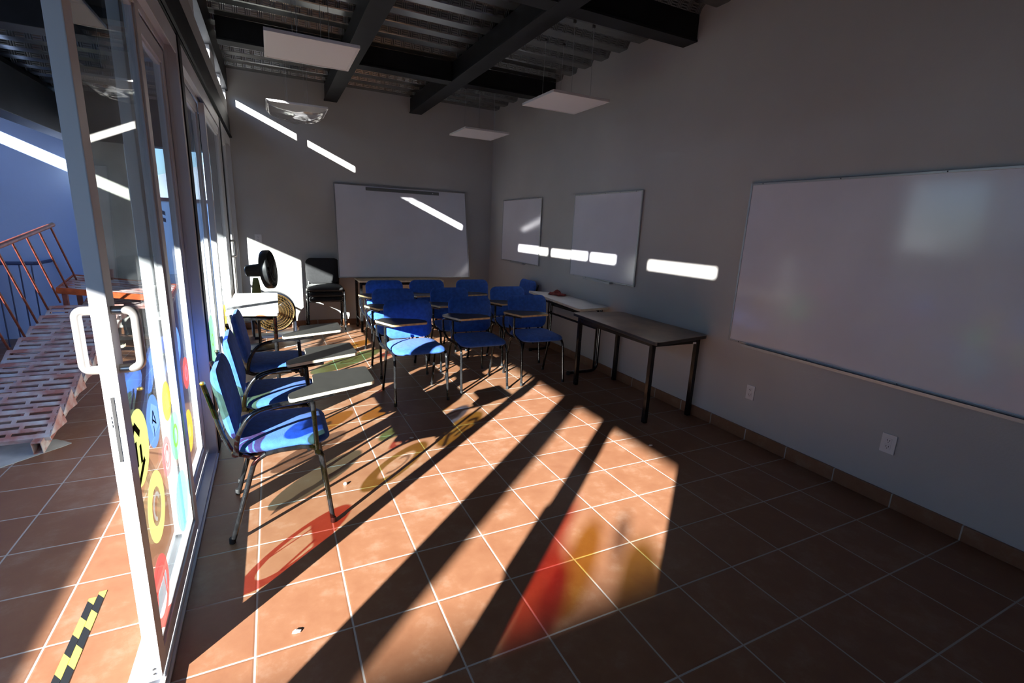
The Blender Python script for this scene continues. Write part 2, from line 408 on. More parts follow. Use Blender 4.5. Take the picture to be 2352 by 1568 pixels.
for a, b, lab in ((-2.10, 1.85, 'white aluminium frame of the nearest glazed bay'), (1.95, 4.35, 'white aluminium frame of the middle glazed bay'), (4.45, YB, 'white aluminium frame of the last glazed bay')):
    mb = MB()
    for y0 in (a, b-0.06):
        mb.box((-0.365, y0, 0.0), (-0.262, y0+0.06, 2.49)); mb.box((-0.318, y0-0.006 if y0 > a else y0+0.06, 0.03), (-0.306, y0 if y0 > a else y0+0.066, 2.43))
    mb.box((-0.365, a+0.06, 2.42), (-0.262, b-0.06, 2.49))
    for x0 in (-0.365, -0.316, -0.267): mb.box((x0, a+0.06, 2.385), (x0+0.005, b-0.06, 2.42)); mb.box((x0, a+0.06, 0.012), (x0+0.005, b-0.06, 0.026))
    mb.box((-0.375, a+0.06, 0.0), (-0.252, b-0.06, 0.012))
    struct('window_1', mb, M['alu'], lab, 'frame')

def leaf(name, label, x, y0, y1, stile=0.07, handle=None, zb=0.028, zt=2.383):
    """sliding glazed leaf in the plane x; y0 is the edge nearest the viewer"""
    d = thing(name, label, 'glass door', (x, y0, 0), 0, None, 'structure')
    w = y1-y0; t = 0.02
    mb = MB()
    for a in (0, w-stile): mb.box((-t, a, zb), (t, a+stile, zt))
    mb.box((-t, stile, zb), (t, w-stile, zb+0.065)); mb.box((-t, stile, zt-0.075), (t, w-stile, zt))
    # glazing beads
    for a in (stile, w-stile-0.012): mb.box((-0.012, a, zb+0.065), (0.012, a+0.012, zt-0.075))
    mb.box((-0.012, stile, zb+0.065), (0.012, w-stile, zb+0.079)); mb.box((-0.012, stile, zt-0.089), (0.012, w-stile, zt-0.075))
    mb.build('frame', M['alu'], d, bevel=0.003)
    MB().box((-0.003, stile+0.004, zb+0.07), (0.003, w-stile-0.004, zt-0.08)).build('glass_pane', M['glass'], d)
    if handle:
        for sx, q in ((-1, 0), (1, 0)):
            h = MB(); yc = handle
            pts = fillet([(sx*t, yc, 1.095), (sx*(t+(0.052 if sx > 0 else 0.040)), yc, 1.095), (sx*(t+(0.052 if sx > 0 else 0.040)), yc, 1.265), (sx*t, yc, 1.265)], 0.03, 7)
            h.tube(pts, 0.0125, 12)
            hb = h.build('handle', M['chrome'], d, smooth=True)
    return d

# the open leaf nearest the viewer, with lock, screws and round stickers
dA = leaf('door_1', 'sliding glass door leaf standing open, with round coloured app stickers', -0.290, 0.0, 0.93, 0.07, handle=0.034)
mb = MB().box((-0.004, -0.0015, 0.82), (0.004, 0.001, 1.02)); mb.build('lock_slot', M['slot'], dA)
mb = MB()
for k, (dz) in enumerate((0, 0.018, 0.036)): mb.box((-0.016, -0.0018, 0.93+dz*0.7), (-0.008, 0.001, 0.938+dz*0.7))
mb.build('lock_plate', M['greybar'], dA)
for z in (0.056, 0.075): MB().lathe([(0.004, 0), (0.004, 0.002)], 10, Matrix.Translation((0.0, -0.0015, z)) @ Matrix.Rotation(PI/2, 4, 'X')).build('screw', M['slot'], dA)

FILM = {
 'lime': film_mat('lime_film', (0.94, 0.87, 0.44), (0.56, 0.66, 0.42), 0.36),
 'blue': film_mat('blue_film', (0.50, 0.66, 0.97), (0.30, 0.44, 0.80), 0.26),
 'pink': film_mat('pink_film', (0.98, 0.52, 0.50), (0.88, 0.52, 0.58), 0.22),
 'mustard': film_mat('mustard_film', (0.97, 0.82, 0.36), (0.70, 0.58, 0.24), 0.24),
 'green': film_mat('green_film', (0.60, 0.90, 0.66), (0.36, 0.74, 0.48), 0.28),
 'teal': film_mat('teal_film', (0.62, 0.78, 0.82), (0.30, 0.56, 0.68), 0.30),
 'red': film_mat('red_film', (0.98, 0.42, 0.34), (0.88, 0.30, 0.36), 0.22),
 'grey': film_mat('grey_film', (0.76, 0.73, 0.72), (0.50, 0.50, 0.50), 0.26),
 'dark': film_mat('dark_film', (0.03, 0.03, 0.03), (0.05, 0.055, 0.05), 0.9),
 'whitef': film_mat('white_film', (0.86, 0.88, 0.90), (0.85, 0.87, 0.89), 0.5),
}
def plate(mb, poly, x0, x1):
    """outline given in (y, z) extruded along x"""
    n = len(poly)
    mb.add([(x0, p[0], p[1]) for p in poly]+[(x1, p[0], p[1]) for p in poly],
           [tuple(range(n)), tuple(range(2*n-1, n-1, -1))]+[(i, i+n, (i+1)%n+n, (i+1)%n) for i in range(n)])
def circ(c, r, n=44, a0=0, a1=2*PI, hz=1.0):
    return [(c[0]+r*math.cos(a0+(a1-a0)*k/n), c[1]+hz*r*math.sin(a0+(a1-a0)*k/n)) for k in range(n)]
def ringplate(mb, c, r0, r1, x0, x1, n=48):
    vs = []
    for x in (x0, x1):
        for r in (r0, r1): vs += [(x, c[0]+r*math.cos(2*PI*k/n), c[1]+r*math.sin(2*PI*k/n)) for k in range(n)]
    fs = []
    for k in range(n):
        j = (k+1)%n
        fs += [(k, j, n+j, n+k), (2*n+k, 3*n+k, 3*n+j, 2*n+j), (k, 2*n+k, 2*n+j, j), (n+k, n+j, 3*n+j, 3*n+k)]
    mb.add(vs, fs)
def stroke(mb, pts, w, x0, x1):
    for a, b in zip(pts[:-1], pts[1:]):
        d = Vector((b[0]-a[0], b[1]-a[1])); 
        if d.length < 1e-6: continue
        d.normalize(); nn = Vector((-d.y, d.x))*w/2
        plate(mb, [(a[0]+nn.x, a[1]+nn.y), (a[0]-nn.x, a[1]-nn.y), (b[0]-nn.x, b[1]-nn.y), (b[0]+nn.x, b[1]+nn.y)], x0, x1)
GX0, GX1 = 0.0032, 0.0037          # sticker thickness, on the room side of the pane
HX0, HX1 = 0.0040, 0.0044
def sticker(door, film, c, r, label, symbol=None, sfilm='whitef', ring=None):
    mb = MB()
    if ring: ringplate(mb, c, ring, r, GX0, GX1)
    else: plate(mb, circ(c, r), GX0, GX1)
    o = mb.build('sticker', FILM[film], door); o['label'] = label
    if symbol:
        s = MB(); symbol(s, c); s.build('symbol', FILM[sfilm], o)
    return o
def sym_lime(s, c):
    stroke(s, [(0.083, 0.892), (0.102, 0.838), (0.148, 0.873), (0.199, 0.825)], 0.024, HX0, HX1)
    for a, b in (((0.140, 0.819), (0.133, 0.735)), ((0.189, 0.790), (0.185, 0.728)), ((0.094, 0.804), (0.099, 0.755)), ((0.220, 0.728), (0.110, 0.672))): stroke(s, [a, b], 0.023, HX0, HX1)
def sym_blue(s, c):
    y, z = c
    plate(s, [(0.395, 0.861), (0.470, 0.822), (0.478, 0.752), (0.375, 0.738), (0.345, 0.808)], HX0, HX1)
def sym_pink(s, c):
    y, z = c
    ringplate(s, c, 0.025, 0.045, HX0, HX1)
    stroke(s, [(y-0.02, z-0.02), (y+0.03, z+0.045)], 0.014, HX0, HX1)
def sym_must(s, c):
    y, z = c
    plate(s, [(y-0.03, z+0.03), (y+0.03, z+0.03), (y+0.04, z-0.04), (y-0.02, z-0.035)], HX0, HX1)
def sym_green(s, c): ringplate(s, c, 0.035, 0.052, HX0, HX1)
def sym_teal(s, c):
    y, z = c
    pts = [(y-0.05, z+0.10)]
    for k in range(8): pts += [(y-0.05+0.012*(k % 2), z+0.10-0.03*k)]
    plate(s, pts+[(y-0.09, z-0.13), (y-0.10, z+0.08)], HX0, HX1)
def sym_red(s, c):
    y, z = c
    a0, a1 = 0.25, PI-0.25
    plate(s, [(y+0.0925*math.cos(a0+(a1-a0)*k/24), z+0.0925*math.sin(a0+(a1-a0)*k/24)) for k in range(25)], GX0, GX1)
    stroke(s, [(y+0.055, z+0.03), (y+0.070, z-0.065)], 0.008, GX0, GX1)
    stroke(s, [(y-0.085, z-0.045), (y-0.05, z+0.03)], 0.016, GX0, GX1)
def sym_ring(s, c):
    y, z = c
    s2 = [(y+0.045*math.cos(a), z+0.045*math.sin(a)) for a in [PI*0.1+PI*1.3*k/12 for k in range(13)]]
    stroke(s, s2, 0.014, HX0, HX1)
sticker(dA, 'lime', (0.175, 0.785), 0.128, 'yellow-green round sticker with black chevron and bars', sym_lime, 'dark')
ob = sticker(dA, 'blue', (0.400, 0.790), 0.098, 'blue round sticker with a white tilted sheet', sym_blue, 'whitef')
mb = MB(); stroke(mb, [(0.375, 0.79), (0.40, 0.83), (0.425, 0.78)], 0.008, 0.0047, 0.0050); stroke(mb, [(0.385, 0.80), (0.43, 0.77)], 0.007, 0.0047, 0.0050); stroke(mb, [(0.39, 0.775), (0.385, 0.735)], 0.007, 0.0047, 0.0050)
mb.build('symbol', FILM['dark'], ob)
sticker(dA, 'pink', (0.535, 0.585), 0.080, 'pink ring sticker with a swirl', sym_pink, 'pink', ring=0.052)
sticker(dA, 'mustard', (0.650, 0.780), 0.082, 'mustard round sticker', sym_must, 'whitef')
sticker(dA, 'green', (0.735, 0.590), 0.105, 'green round sticker', sym_green, 'lime')
sticker(dA, 'teal', (0.715, 0.285), 0.135, 'teal round sticker with pale ragged edge', sym_teal, 'whitef')
sticker(dA, 'lime', (0.290, 0.505), 0.128, 'yellow-green ring sticker with a grey curl', sym_ring, 'grey', ring=0.070)
sticker(dA, 'red', (0.200, 0.220), 0.125, 'red round sticker with a clear page shape cut out', sym_red, 'red', ring=0.092)

dB = leaf('door_2', 'sliding glass door leaf behind the open one, ending at the black column', -0.341, 0.865, 1.785, 0.07)
sticker(dB, 'mustard', (0.30, 0.60), 0.12, 'mustard ring sticker', sym_ring, 'whitef')
sticker(dB, 'mustard', (0.52, 0.35), 0.12, 'mustard round sticker', sym_must, 'whitef')
sticker(dB, 'grey', (0.22, 0.30), 0.12, 'grey round sticker', sym_ring, 'whitef')
sticker(dB, 'red', (0.62, 0.66), 0.09, 'red round sticker', sym_pink, 'whitef')
sticker(dB, 'blue', (0.45, 0.86), 0.10, 'blue round sticker', sym_must, 'whitef')
dC = leaf('door_3', 'glass door leaf in the middle bay nearest the first column', -0.341, 2.01, 3.17, 0.07)
sticker(dC, 'green', (0.80, 0.55), 0.20, 'large green round sticker', sym_green, 'lime')
sticker(dC, 'mustard', (0.35, 0.45), 0.14, 'mustard round sticker', sym_must, 'whitef')
sticker(dC, 'red', (0.55, 0.80), 0.10, 'red round sticker', sym_pink, 'whitef')
dD = leaf('door_4', 'glass door leaf in the middle bay nearest the second column', -0.290, 3.10, 4.28, 0.07)
sticker(dD, 'mustard', (0.30, 0.60), 0.14, 'mustard round sticker', sym_must, 'whitef')
sticker(dD, 'grey', (0.70, 0.45), 0.15, 'grey round sticker', sym_ring, 'whitef')
dE = leaf('door_5', 'narrow glass door leaf with pull handle in the last bay', -0.290, 4.52, 5.12, 0.07, handle=0.035)
dF = leaf('door_6', 'glass leaf meeting the end wall', -0.341, 5.05, 5.81, 0.07)
struct('corridor_post', MB().box((-0.99, -1.275, 0), (-0.89, -1.115, 2.83)), M['steel'], 'wide dark post in the corridor outside the open doorway', 'post')
struct('corridor_post', MB().box((-0.98, -1.82, 0), (-0.90, -1.725, 2.83)).box((-0.93, -1.725, 0.9), (-0.90, -1.66, 1.12)), M['steel'], 'narrow dark post in the corridor beyond the wide one', 'post')

# ------------------------------------------------------------------ tablet arm chairs
def seat_mesh(w=0.46, d=0.43, t=0.055):
    mb = MB(); rings = []
    for z, ins in ((0.0, 0.03), (0.006, 0.010), (0.018, 0.0), (0.034, 0.0), (0.046, 0.010), (0.053, 0.030), (0.057, 0.075), (0.059, 0.14)):
        o = rrect(w-2*ins, d-2*ins, max(0.02, 0.085-ins*0.5), 6)
        rings.append([(x, y, z + (0.010*(1-(x/(w/2))**2)*(1 if z > 0.03 else 0)) - (0.02*max(0, y/(d/2))**3 if z > 0.03 else 0)) for x, y in o])
    return mb.loft(rings)
def back_mesh(w=0.45, h=0.35, t=0.05, curve=0.20):
    """upright cushion, outline in x/z, thickness along y, wrapped a little round the sitter"""
    mb = MB(); rings = []
    for y, ins in ((-t/2, 0.035), (-t/2+0.008, 0.010), (-0.008, 0.0), (0.008, 0.0), (t/2-0.010, 0.012), (t/2-0.002, 0.035), (t/2, 0.085)):
        o = rrect(w-2*ins, h-2*ins, max(0.02, 0.075-ins*0.4), 6)
        rings.append([(x*(1-0.05*max(0, -z/(h/2))), y + curve*x*x*1.0, z) for x, z in o])
    return mb.loft(rings)

def make_chair(kind, seatmat, label, tablet=True):
    root = thing('tablet_chair' if tablet else 'stacking_chair', label, 'chair')
    hw = 0.232; R = 0.0118
    seat_mesh().build('seat', seatmat, root, smooth=True, loc=(0, 0.02, 0.438))
    b = back_mesh().build('backrest', seatmat, root, smooth=True, loc=(0, -0.222, 0.675)); b.rotation_euler = (math.radians(10), 0, 0)
    for s in (1, -1):
        # rear leg: foot leans forward, bends into the side rail
        MB().tube(fillet([(s*(hw+0.008), -0.232, 0.0), (s*hw, -0.112, 0.405), (s*hw, -0.06, 0.436)], 0.06, 6), R, 10).build('leg', M['tube'], root, smooth=True)
        MB().tube(fillet([(s*(hw+0.006), 0.228, 0.0), (s*hw, 0.186, 0.40), (s*hw, 0.150, 0.436)], 0.05, 6), R, 10).build('leg', M['tube'], root, smooth=True)
        for y in (-0.232, 0.228):
            MB().lathe([(0.010, 0.0), (0.0145, 0.003), (0.0145, 0.026), (0.0125, 0.030)], 10, Matrix.Translation((s*(hw+0.007), y, 0))).build('foot_cap', M['rubber'], root, smooth=True)
    fr = MB()
    for s in (1, -1):
        fr.tube([(s*hw, -0.06, 0.436), (s*hw, 0.0, 0.445), (s*hw, 0.09, 0.448), (s*hw, 0.150, 0.436)], R, 10)
        # back upright rises from under the seat, outside the cushion
        fr.tube(fillet([(s*0.19, 0.10, 0.424), (s*0.19, -0.19, 0.424), (s*0.19, -0.232, 0.53), (s*0.19, -0.292, 0.80)], 0.06, 6), 0.0105, 8)
    for y in (-0.07, 0.13): fr.tube([(-hw, y, 0.428), (hw, y, 0.428)], 0.0095, 8)
    fr.build('seat_frame', M['tube'], root, smooth=True)
    if kind == 'b':
        return root
    x = 0.238
    arm = MB()
    if kind == 'l':
        arm.tube(fillet([(x, 0.168, 0.400), (x-0.012, 0.158, 0.672)], 0.02), 0.0120, 10)
        arm.tube(fillet([(x-0.07, 0.26, 0.676), (x-0.012, 0.10, 0.678), (x, 0.02, 0.680), (x, -0.11, 0.655), (x, -0.172, 0.545), (x, -0.185, 0.455)], 0.07, 7), 0.0120, 10)
        arm.tube([(hw-0.004, -0.185, 0.462), (x+0.012, -0.185, 0.462)], 0.016, 10); arm.tube([(hw-0.004, 0.168, 0.412), (x+0.012, 0.168, 0.412)], 0.015, 10)
        arm.tube([(hw, -0.105, 0.418), (hw, -0.185, 0.462), (0.19, -0.200, 0.45)], 0.009, 8)
        poly = [(0.180, 0.050), (0.262, 0.054), (0.100, 0.480), (-0.198, 0.480), (-0.114, 0.180), (0.055, 0.174)]
    else:
        x = 0.285
        arm.tube(fillet([(hw, 0.10, 0.440), (x, 0.09, 0.50), (x, 0.085, 0.672)], 0.03), 0.0115, 10)
        arm.tube(fillet([(x-0.06, 0.12, 0.676), (x+0.02, -0.04, 0.676), (x+0.03, -0.12, 0.664), (x+0.02, -0.135, 0.54), (x, -0.06, 0.47), (hw, 0.02, 0.447)], 0.06, 7), 0.0115, 10)
        poly = [(0.340, -0.075), (0.240, 0.180), (-0.072, 0.140), (-0.080, 0.050), (-0.030, -0.030), (0.250, -0.145)]
    ao = arm.build('armrest', M['tube'], root, smooth=True)
    pp = round_poly(poly, 0.028 if kind == 'l' else 0.02, 4)
    tb = MB().prism(pp, 0.7055, 0.7075).build('writing_tablet', M['tablet'], root)
    MB().prism(pp, 0.6885, 0.7053).build('tablet_edge', M['edge_cream'] if kind == 'l' else M['edge'], tb)
    ins = [(sum(p[0] for p in pp)/len(pp)+(p[0]-sum(q[0] for q in pp)/len(pp))*0.8, sum(p[1] for p in pp)/len(pp)+(p[1]-sum(q[1] for q in pp)/len(pp))*0.8) for p in pp]
    MB().prism(ins, 0.684, 0.6884).build('tablet_plate', M['tube'], tb)
    return root

protoL = make_chair('l', M['blue'], '')
cap = MB().lathe([(0.0, 0), (0.011, 0.0), (0.012, 0.006), (0.008, 0.012)], 10, Matrix.Translation((0.19, -0.292, 0.795))); cap.build('tube_cap', M['brass'], protoL, smooth=True)
# left file faces the whiteboard wall (+x)
GL = 'blue tablet chairs along the glass doors'
for i, (yy, lab) in enumerate(((0.98, 'blue tablet chair nearest the viewer, beside the open glass door'), (1.585, 'blue tablet chair second from the viewer in the row along the glass doors'), (2.335, 'blue tablet chair third along the glass doors, next to the small white desk'))):
    o = protoL if i == 0 else copy_tree(protoL)
    o.location = (0.118, yy, 0); o.rotation_euler = (0, 0, -PI/2 + (0, 0.03, 0.0)[i]); o['label'] = lab; o['group'] = GL
protoA = make_chair('a', M['blue'], '')
GA = 'blue tablet chairs in three rows in the middle'
spots = [(1.245, 2.50, 0.03, 'front row blue tablet chair on the left, its seat striped with sunlight'),
         (1.893, 2.61, 0.0, 'front row blue tablet chair in the centre'),
         (2.553, 2.64, -0.04, 'front row blue tablet chair on the right, beside the brown table'),
         (1.285, 3.30, 0.02, 'middle row blue tablet chair on the left, directly behind the sun-striped one'),
         (1.925, 3.33, 0.0, 'middle row blue tablet chair in the centre'),
         (2.66, 3.35, -0.02, 'middle row blue tablet chair on the right, by the white table'),
         (1.345, 4.08, 0.0, 'back row blue tablet chair on the left, in front of the leaning whiteboard'),
         (1.88, 4.09, 0.0, 'back row blue tablet chair in the centre, under the leaning whiteboard'),
         (2.50, 4.10, 0.0, 'back row blue tablet chair on the right, below the leaning board\'s right corner')]
for i, (xx, yy, dr, lab) in enumerate(spots):
    o = protoA if i == 0 else copy_tree(protoA)
    o.location = (xx, yy, 0); o.rotation_euler = (0, 0, PI+dr); o['label'] = lab; o['group'] = GA
o = copy_tree(protoA); o.location = (3.07, 4.26, 0); o.rotation_euler = (0, 0, PI/2); o['label'] = 'blue tablet chair pushed against the right wall behind the white table'; o['group'] = 'blue tablet chairs set apart'

# stack of three black chairs against the end wall
protoB = make_chair('b', M['blackcloth'], '', tablet=False)
GB = 'stacked black chairs'
for i, lab in enumerate(('bottom black upholstered chair of the stack by the end wall', 'middle black upholstered chair of the stack by the end wall', 'top black upholstered chair of the stack, its backrest showing')):
    o = protoB if i == 0 else copy_tree(protoB)
    o.location = (0.765, 5.575 - 0.05*i, 0.078*i); o.rotation_euler = (0, 0, PI); o['label'] = lab; o['group'] = GB

# ------------------------------------------------------------------ tables
def table_top(root, quad, z, t, topmat, edgemat, r=0.03):
    pp = round_poly(quad, r, 4)
    MB().prism(pp, z-0.0025, z).build('table_top', topmat, root)
    return MB().prism(pp, z-t, z-0.0027).build('top_edge', edgemat, root, bevel=0.003)
bt = thing('table', 'brown topped table with black metal legs against the right wall', 'table', (3.05, 1.75, 0))
def off(c, q): return [(a-c[0], b-c[1]) for a, b in q]
bq = off((3.05, 1.75), [(2.725, 1.045), (3.382, 1.150), (3.382, 2.300), (2.815, 2.370)])
table_top(bt, bq, 0.74, 0.028, M['brown'], M['black_plastic'], 0.05)
ap = MB()
lg = off((3.05, 1.75), [(2.86, 1.233), (3.35, 1.235), (3.352, 2.285), (2.865, 2.285)])
for (ax, ay), (bx, by) in zip(lg, lg[1:]+lg[:1]):
    d = Vector((bx-ax, by-ay, 0)).normalized(); nn = Vector((-d.y, d.x, 0))*0.012
    ap.prism([(ax+nn.x, ay+nn.y), (ax-nn.x, ay-nn.y), (bx-nn.x, by-nn.y), (bx+nn.x, by+nn.y)], 0.655, 0.711)
ap.build('apron', M['tube'], bt)
for (ax, ay) in lg: MB().box((ax-0.019, ay-0.019, 0.0), (ax+0.019, ay+0.019, 0.7118)).build('leg', M['tube'], bt, bevel=0.005)
MB().prism(round_poly([(0.10,-0.003),(0.13,-0.003),(0.13,0.003),(0.10,0.003)],0.001), 0.694, 0.708, Matrix.Translation((-0.0, -0.66, 0))).build('paper_tag', M['paper'], bt)

wt = thing('table', 'narrow white topped table with sled legs beyond the brown table', 'table', (3.15, 3.1, 0))
table_top(wt, off((3.15, 3.1), [(2.945, 2.42), (3.382, 2.50), (3.382, 3.62), (3.095, 3.86)]), 0.757, 0.026, M['white'], M['edge_cream'], 0.05)
f = MB()
for yy in (2.60, 3.66):
    x0 = 2.975 if yy < 3 else 3.07
    MB().tube(fillet([(x0-3.15, yy-3.1, 0.02), (3.345-3.15, yy-3.1, 0.02), (3.345-3.15, yy-3.1, 0.728)], 0.09, 8), 0.016, 10).tube([(3.305-3.15, yy-3.1, 0.02), (3.305-3.15, yy-3.1, 0.728)], 0.011, 8).build('leg', M['tube'], wt, smooth=True)
    f.tube([(x0-3.15+0.03, yy-3.1, 0.720), (3.345-3.15, yy-3.1, 0.720)], 0.0105, 8)
    MB().lathe([(0.02, 0), (0.022, 0.004), (0.022, 0.034), (0.016, 0.038)], 10, Matrix.Translation((x0-3.15, yy-3.1, 0))).build('foot_cap', M['rubber'], wt, smooth=True)
for xx, zz in ((3.305, 0.50), (3.345, 0.60)): f.tube([(xx-3.15, -0.5, zz), (xx-3.15, 0.56, zz)], 0.013, 8)
for xx in (3.06, 3.30): f.tube([(xx-3.15, -0.5, 0.705), (xx-3.15, 0.56, 0.705)], 0.012, 8)
f.build('frame', M['tube'], wt, smooth=True)

# rag on the white table
mb = MB(); n = 15; grid = []
for i in range(n):
    for j in range(n):
        u, v = i/(n-1)-0.5, j/(n-1)-0.5
        hgt = 0.010 + 0.030*max(0, math.sin(u*9+1.1)*math.cos(v*5)) + 0.015*max(0, math.sin(v*13+u*6)) + 0.03*math.exp(-((u-0.28)**2+(v-0.1)**2)*40)
        e = min(1, (0.5-max(abs(u), abs(v)))*8)
        grid.append((u*0.13*(1+0.2*math.sin(v*8)), v*0.24*(1+0.15*math.cos(u*7)), 0.004+hgt*e))
mb.add(grid, [(i*n+j, (i+1)*n+j, (i+1)*n+j+1, i*n+j+1) for i in range(n-1) for j in range(n-1)])
rag = mb.build('cleaning_rag', M['rag'], smooth=True, loc=(3.27, 3.42, 0.757), rotz=0.2)
sm = rag.modifiers.new('thickness', 'SOLIDIFY'); sm.thickness = 0.004; sm.offset = 1
tag(rag, 'crumpled dark red rag lying on the white table', 'cloth')

# small white desk by the glass
ld = thing('desk', 'small white topped student desk against the glass doors', 'desk', (-0.02, 3.55, 0))
table_top(ld, [(-0.228, -0.585), (0.178, -0.665), (0.183, 0.64), (-0.228, 0.64)], 0.735, 0.024, M['white'], M['edge_cream'], 0.04)
for ax, ay in ((-0.17, -0.52), (0.145, -0.58), (0.145, 0.58), (-0.17, 0.58)): MB().tube([(ax, ay, 0), (ax, ay, 0.711)], 0.0165, 12).build('leg', M['tube'], ld, smooth=True)
ap = MB(); ap.box((-0.17, -0.55, 0.66), (0.145, -0.53, 0.711)); ap.box((-0.17, 0.57, 0.66), (0.145, 0.59, 0.711)); ap.box((0.135, -0.58, 0.66), (0.155, 0.58, 0.711)); ap.box((-0.18, -0.52, 0.66), (-0.16, 0.58, 0.711))
ap.build('apron', M['tube'], ld)

# table carrying the leaning board
tb = thing('table', 'pale topped table with black metal legs under the leaning whiteboard', 'table', (1.80, 5.50, 0))
table_top(tb, [(-0.61, -0.26), (0.61, -0.26), (0.61, 0.24), (-0.61, 0.24)], 0.735, 0.024, M['edge'], M['edge_cream'], 0.02)
for ax, ay in ((-0.58, -0.22), (-0.58, 0.20), (0.50, -0.22), (0.50, 0.20)): MB().box((ax-0.018, ay-0.018, 0), (ax+0.018, ay+0.018, 0.711)).build('leg', M['tube'], tb, bevel=0.004)
ap = MB().box((-0.58, -0.225, 0.67), (0.50, -0.205, 0.711)).box((-0.58, 0.19, 0.67), (0.50, 0.21, 0.711)).box((-0.59, -0.22, 0.15), (-0.57, 0.2, 0.175)).box((0.49, -0.22, 0.15), (0.51, 0.2, 0.175))
ap.build('apron', M['tube'], tb)

# ------------------------------------------------------------------ whiteboards
def board(name, label, w, h, tray=0.0, bolts=True):
    """local: x across, z up, face towards -y; origin at the bottom centre of the back"""
    r = thing(name, label, 'whiteboard')
    MB().box((-w/2+0.012, -0.016, 0.012), (w/2-0.012, -0.004, h-0.012)).build('writing_surface', M['board'], r)
    MB().box((-w/2+0.008, -0.004, 0.008), (w/2-0.008, 0, h-0.008)).build('backing', M['panel'], r)
    f = MB()
    for a, b in (((-w/2, -0.020, 0), (-w/2+0.016, -0.002, h)), ((w/2-0.016, -0.020, 0), (w/2, -0.002, h)), ((-w/2+0.016, -0.020, 0), (w/2-0.016, -0.002, 0.016)), ((-w/2+0.016, -0.020, h-0.016), (w/2-0.016, -0.002, h))): f.box(a, b)
    f.build('frame', M['boardframe'], r, bevel=0.003)
    if tray: MB().box((-tray/2, -0.055, -0.012), (tray/2, -0.002, -0.003)).box((-tray/2, -0.055, -0.003), (tray/2, -0.050, 0.006)).build('pen_tray', M['boardframe'], r)
    if bolts:
        k = MB()
        for px in [(-w/2+0.1+(w-0.2)*i/4) for i in range(5)]:
            for pz in (0.008, h-0.008): k.lathe([(0.004, 0), (0.004, 0.002)], 8, Matrix.Translation((px, -0.0198, pz)) @ Matrix.Rotation(PI/2, 4, 'X'))
        k.build('screw_heads', M['slot'], r)
    return r
b1 = board('whiteboard', 'large whiteboard on the right wall, nearest the viewer and cut by the frame', 2.40, 1.20, tray=2.1)
b1.location = (XR-0.001, -0.235, 0.742); b1.rotation_euler = (0, 0, -PI/2)
b2 = board('whiteboard', 'whiteboard in the middle of the right wall, above the two tables', 1.20, 0.94, tray=0.5)
b2.location = (XR-0.001, 2.765, 1.013); b2.rotation_euler = (0, 0, -PI/2)
b3 = board('whiteboard', 'smallest looking whiteboard on the right wall, nearest the far corner', 1.22, 0.905, tray=0.4)
b3.location = (XR-0.001, 4.765, 1.045); b3.rotation_euler = (0, 0, -PI/2)
b4 = board('whiteboard', 'whiteboard leaning on the end wall with a grey strip near its top', 1.98, 1.335, bolts=False)
b4.location = (1.955, 5.60, 0.736); b4.rotation_euler = (-math.asin(0.262/1.335), 0, 0)
MB().box((-0.55, -0.030, 1.258), (0.545, -0.0165, 1.302)).build('pen_ledge', M['greybar'], b4)
MB().box((0.44, -0.0315, 1.272), (0.452, -0.0302, 1.288)).build('ledge_clip', M['plastic_white'], b4)
mb = MB().lathe([(0.0, 0), (0.011, 0.001), (0.011, 0.003), (0.0, 0.004)], 12, Matrix.Translation((0.505, -0.0165, 1.17)) @ Matrix.Rotation(PI/2, 4, 'X'))
mb.build('sticky_dot', M['slot'], b1)

# ------------------------------------------------------------------ wall sockets
def outlet(label, loc, rotz, w=0.07, h=0.115, socks=2):
    r = thing('wall_outlet', label, 'outlet', loc, rotz, 'wall outlets')
    MB().box((-w/2, -0.008, -h/2), (w/2, 0, h/2)).build('cover_plate', M['plastic_white'], r, bevel=0.004)
    for k in range(socks):
        z = (k-0.5)*0.038
        s = MB().box((-0.017, -0.011, z-0.016), (0.017, -0.008, z+0.016)).build('socket', M['plastic_white'], r, bevel=0.002)
        MB().box((-0.008, -0.0115, z-0.002), (-0.005, -0.0109, z+0.008)).box((0.005, -0.0115, z-0.002), (0.008, -0.0109, z+0.008)).box((-0.002, -0.0115, z-0.011), (0.002, -0.0109, z-0.006)).build('slots', M['slot'], s)
outlet('white wall outlet between the brown table and the large whiteboard\'s left end', (XR, 0.703, 0.382), -PI/2)
outlet('white wall outlet low under the large whiteboard, nearest the viewer', (XR, -0.256, 0.378), -PI/2, 0.08, 0.12)
outlet('white wall outlet on the end wall above the fan', (-0.022, YB, 1.245), 0, 0.085, 0.115)

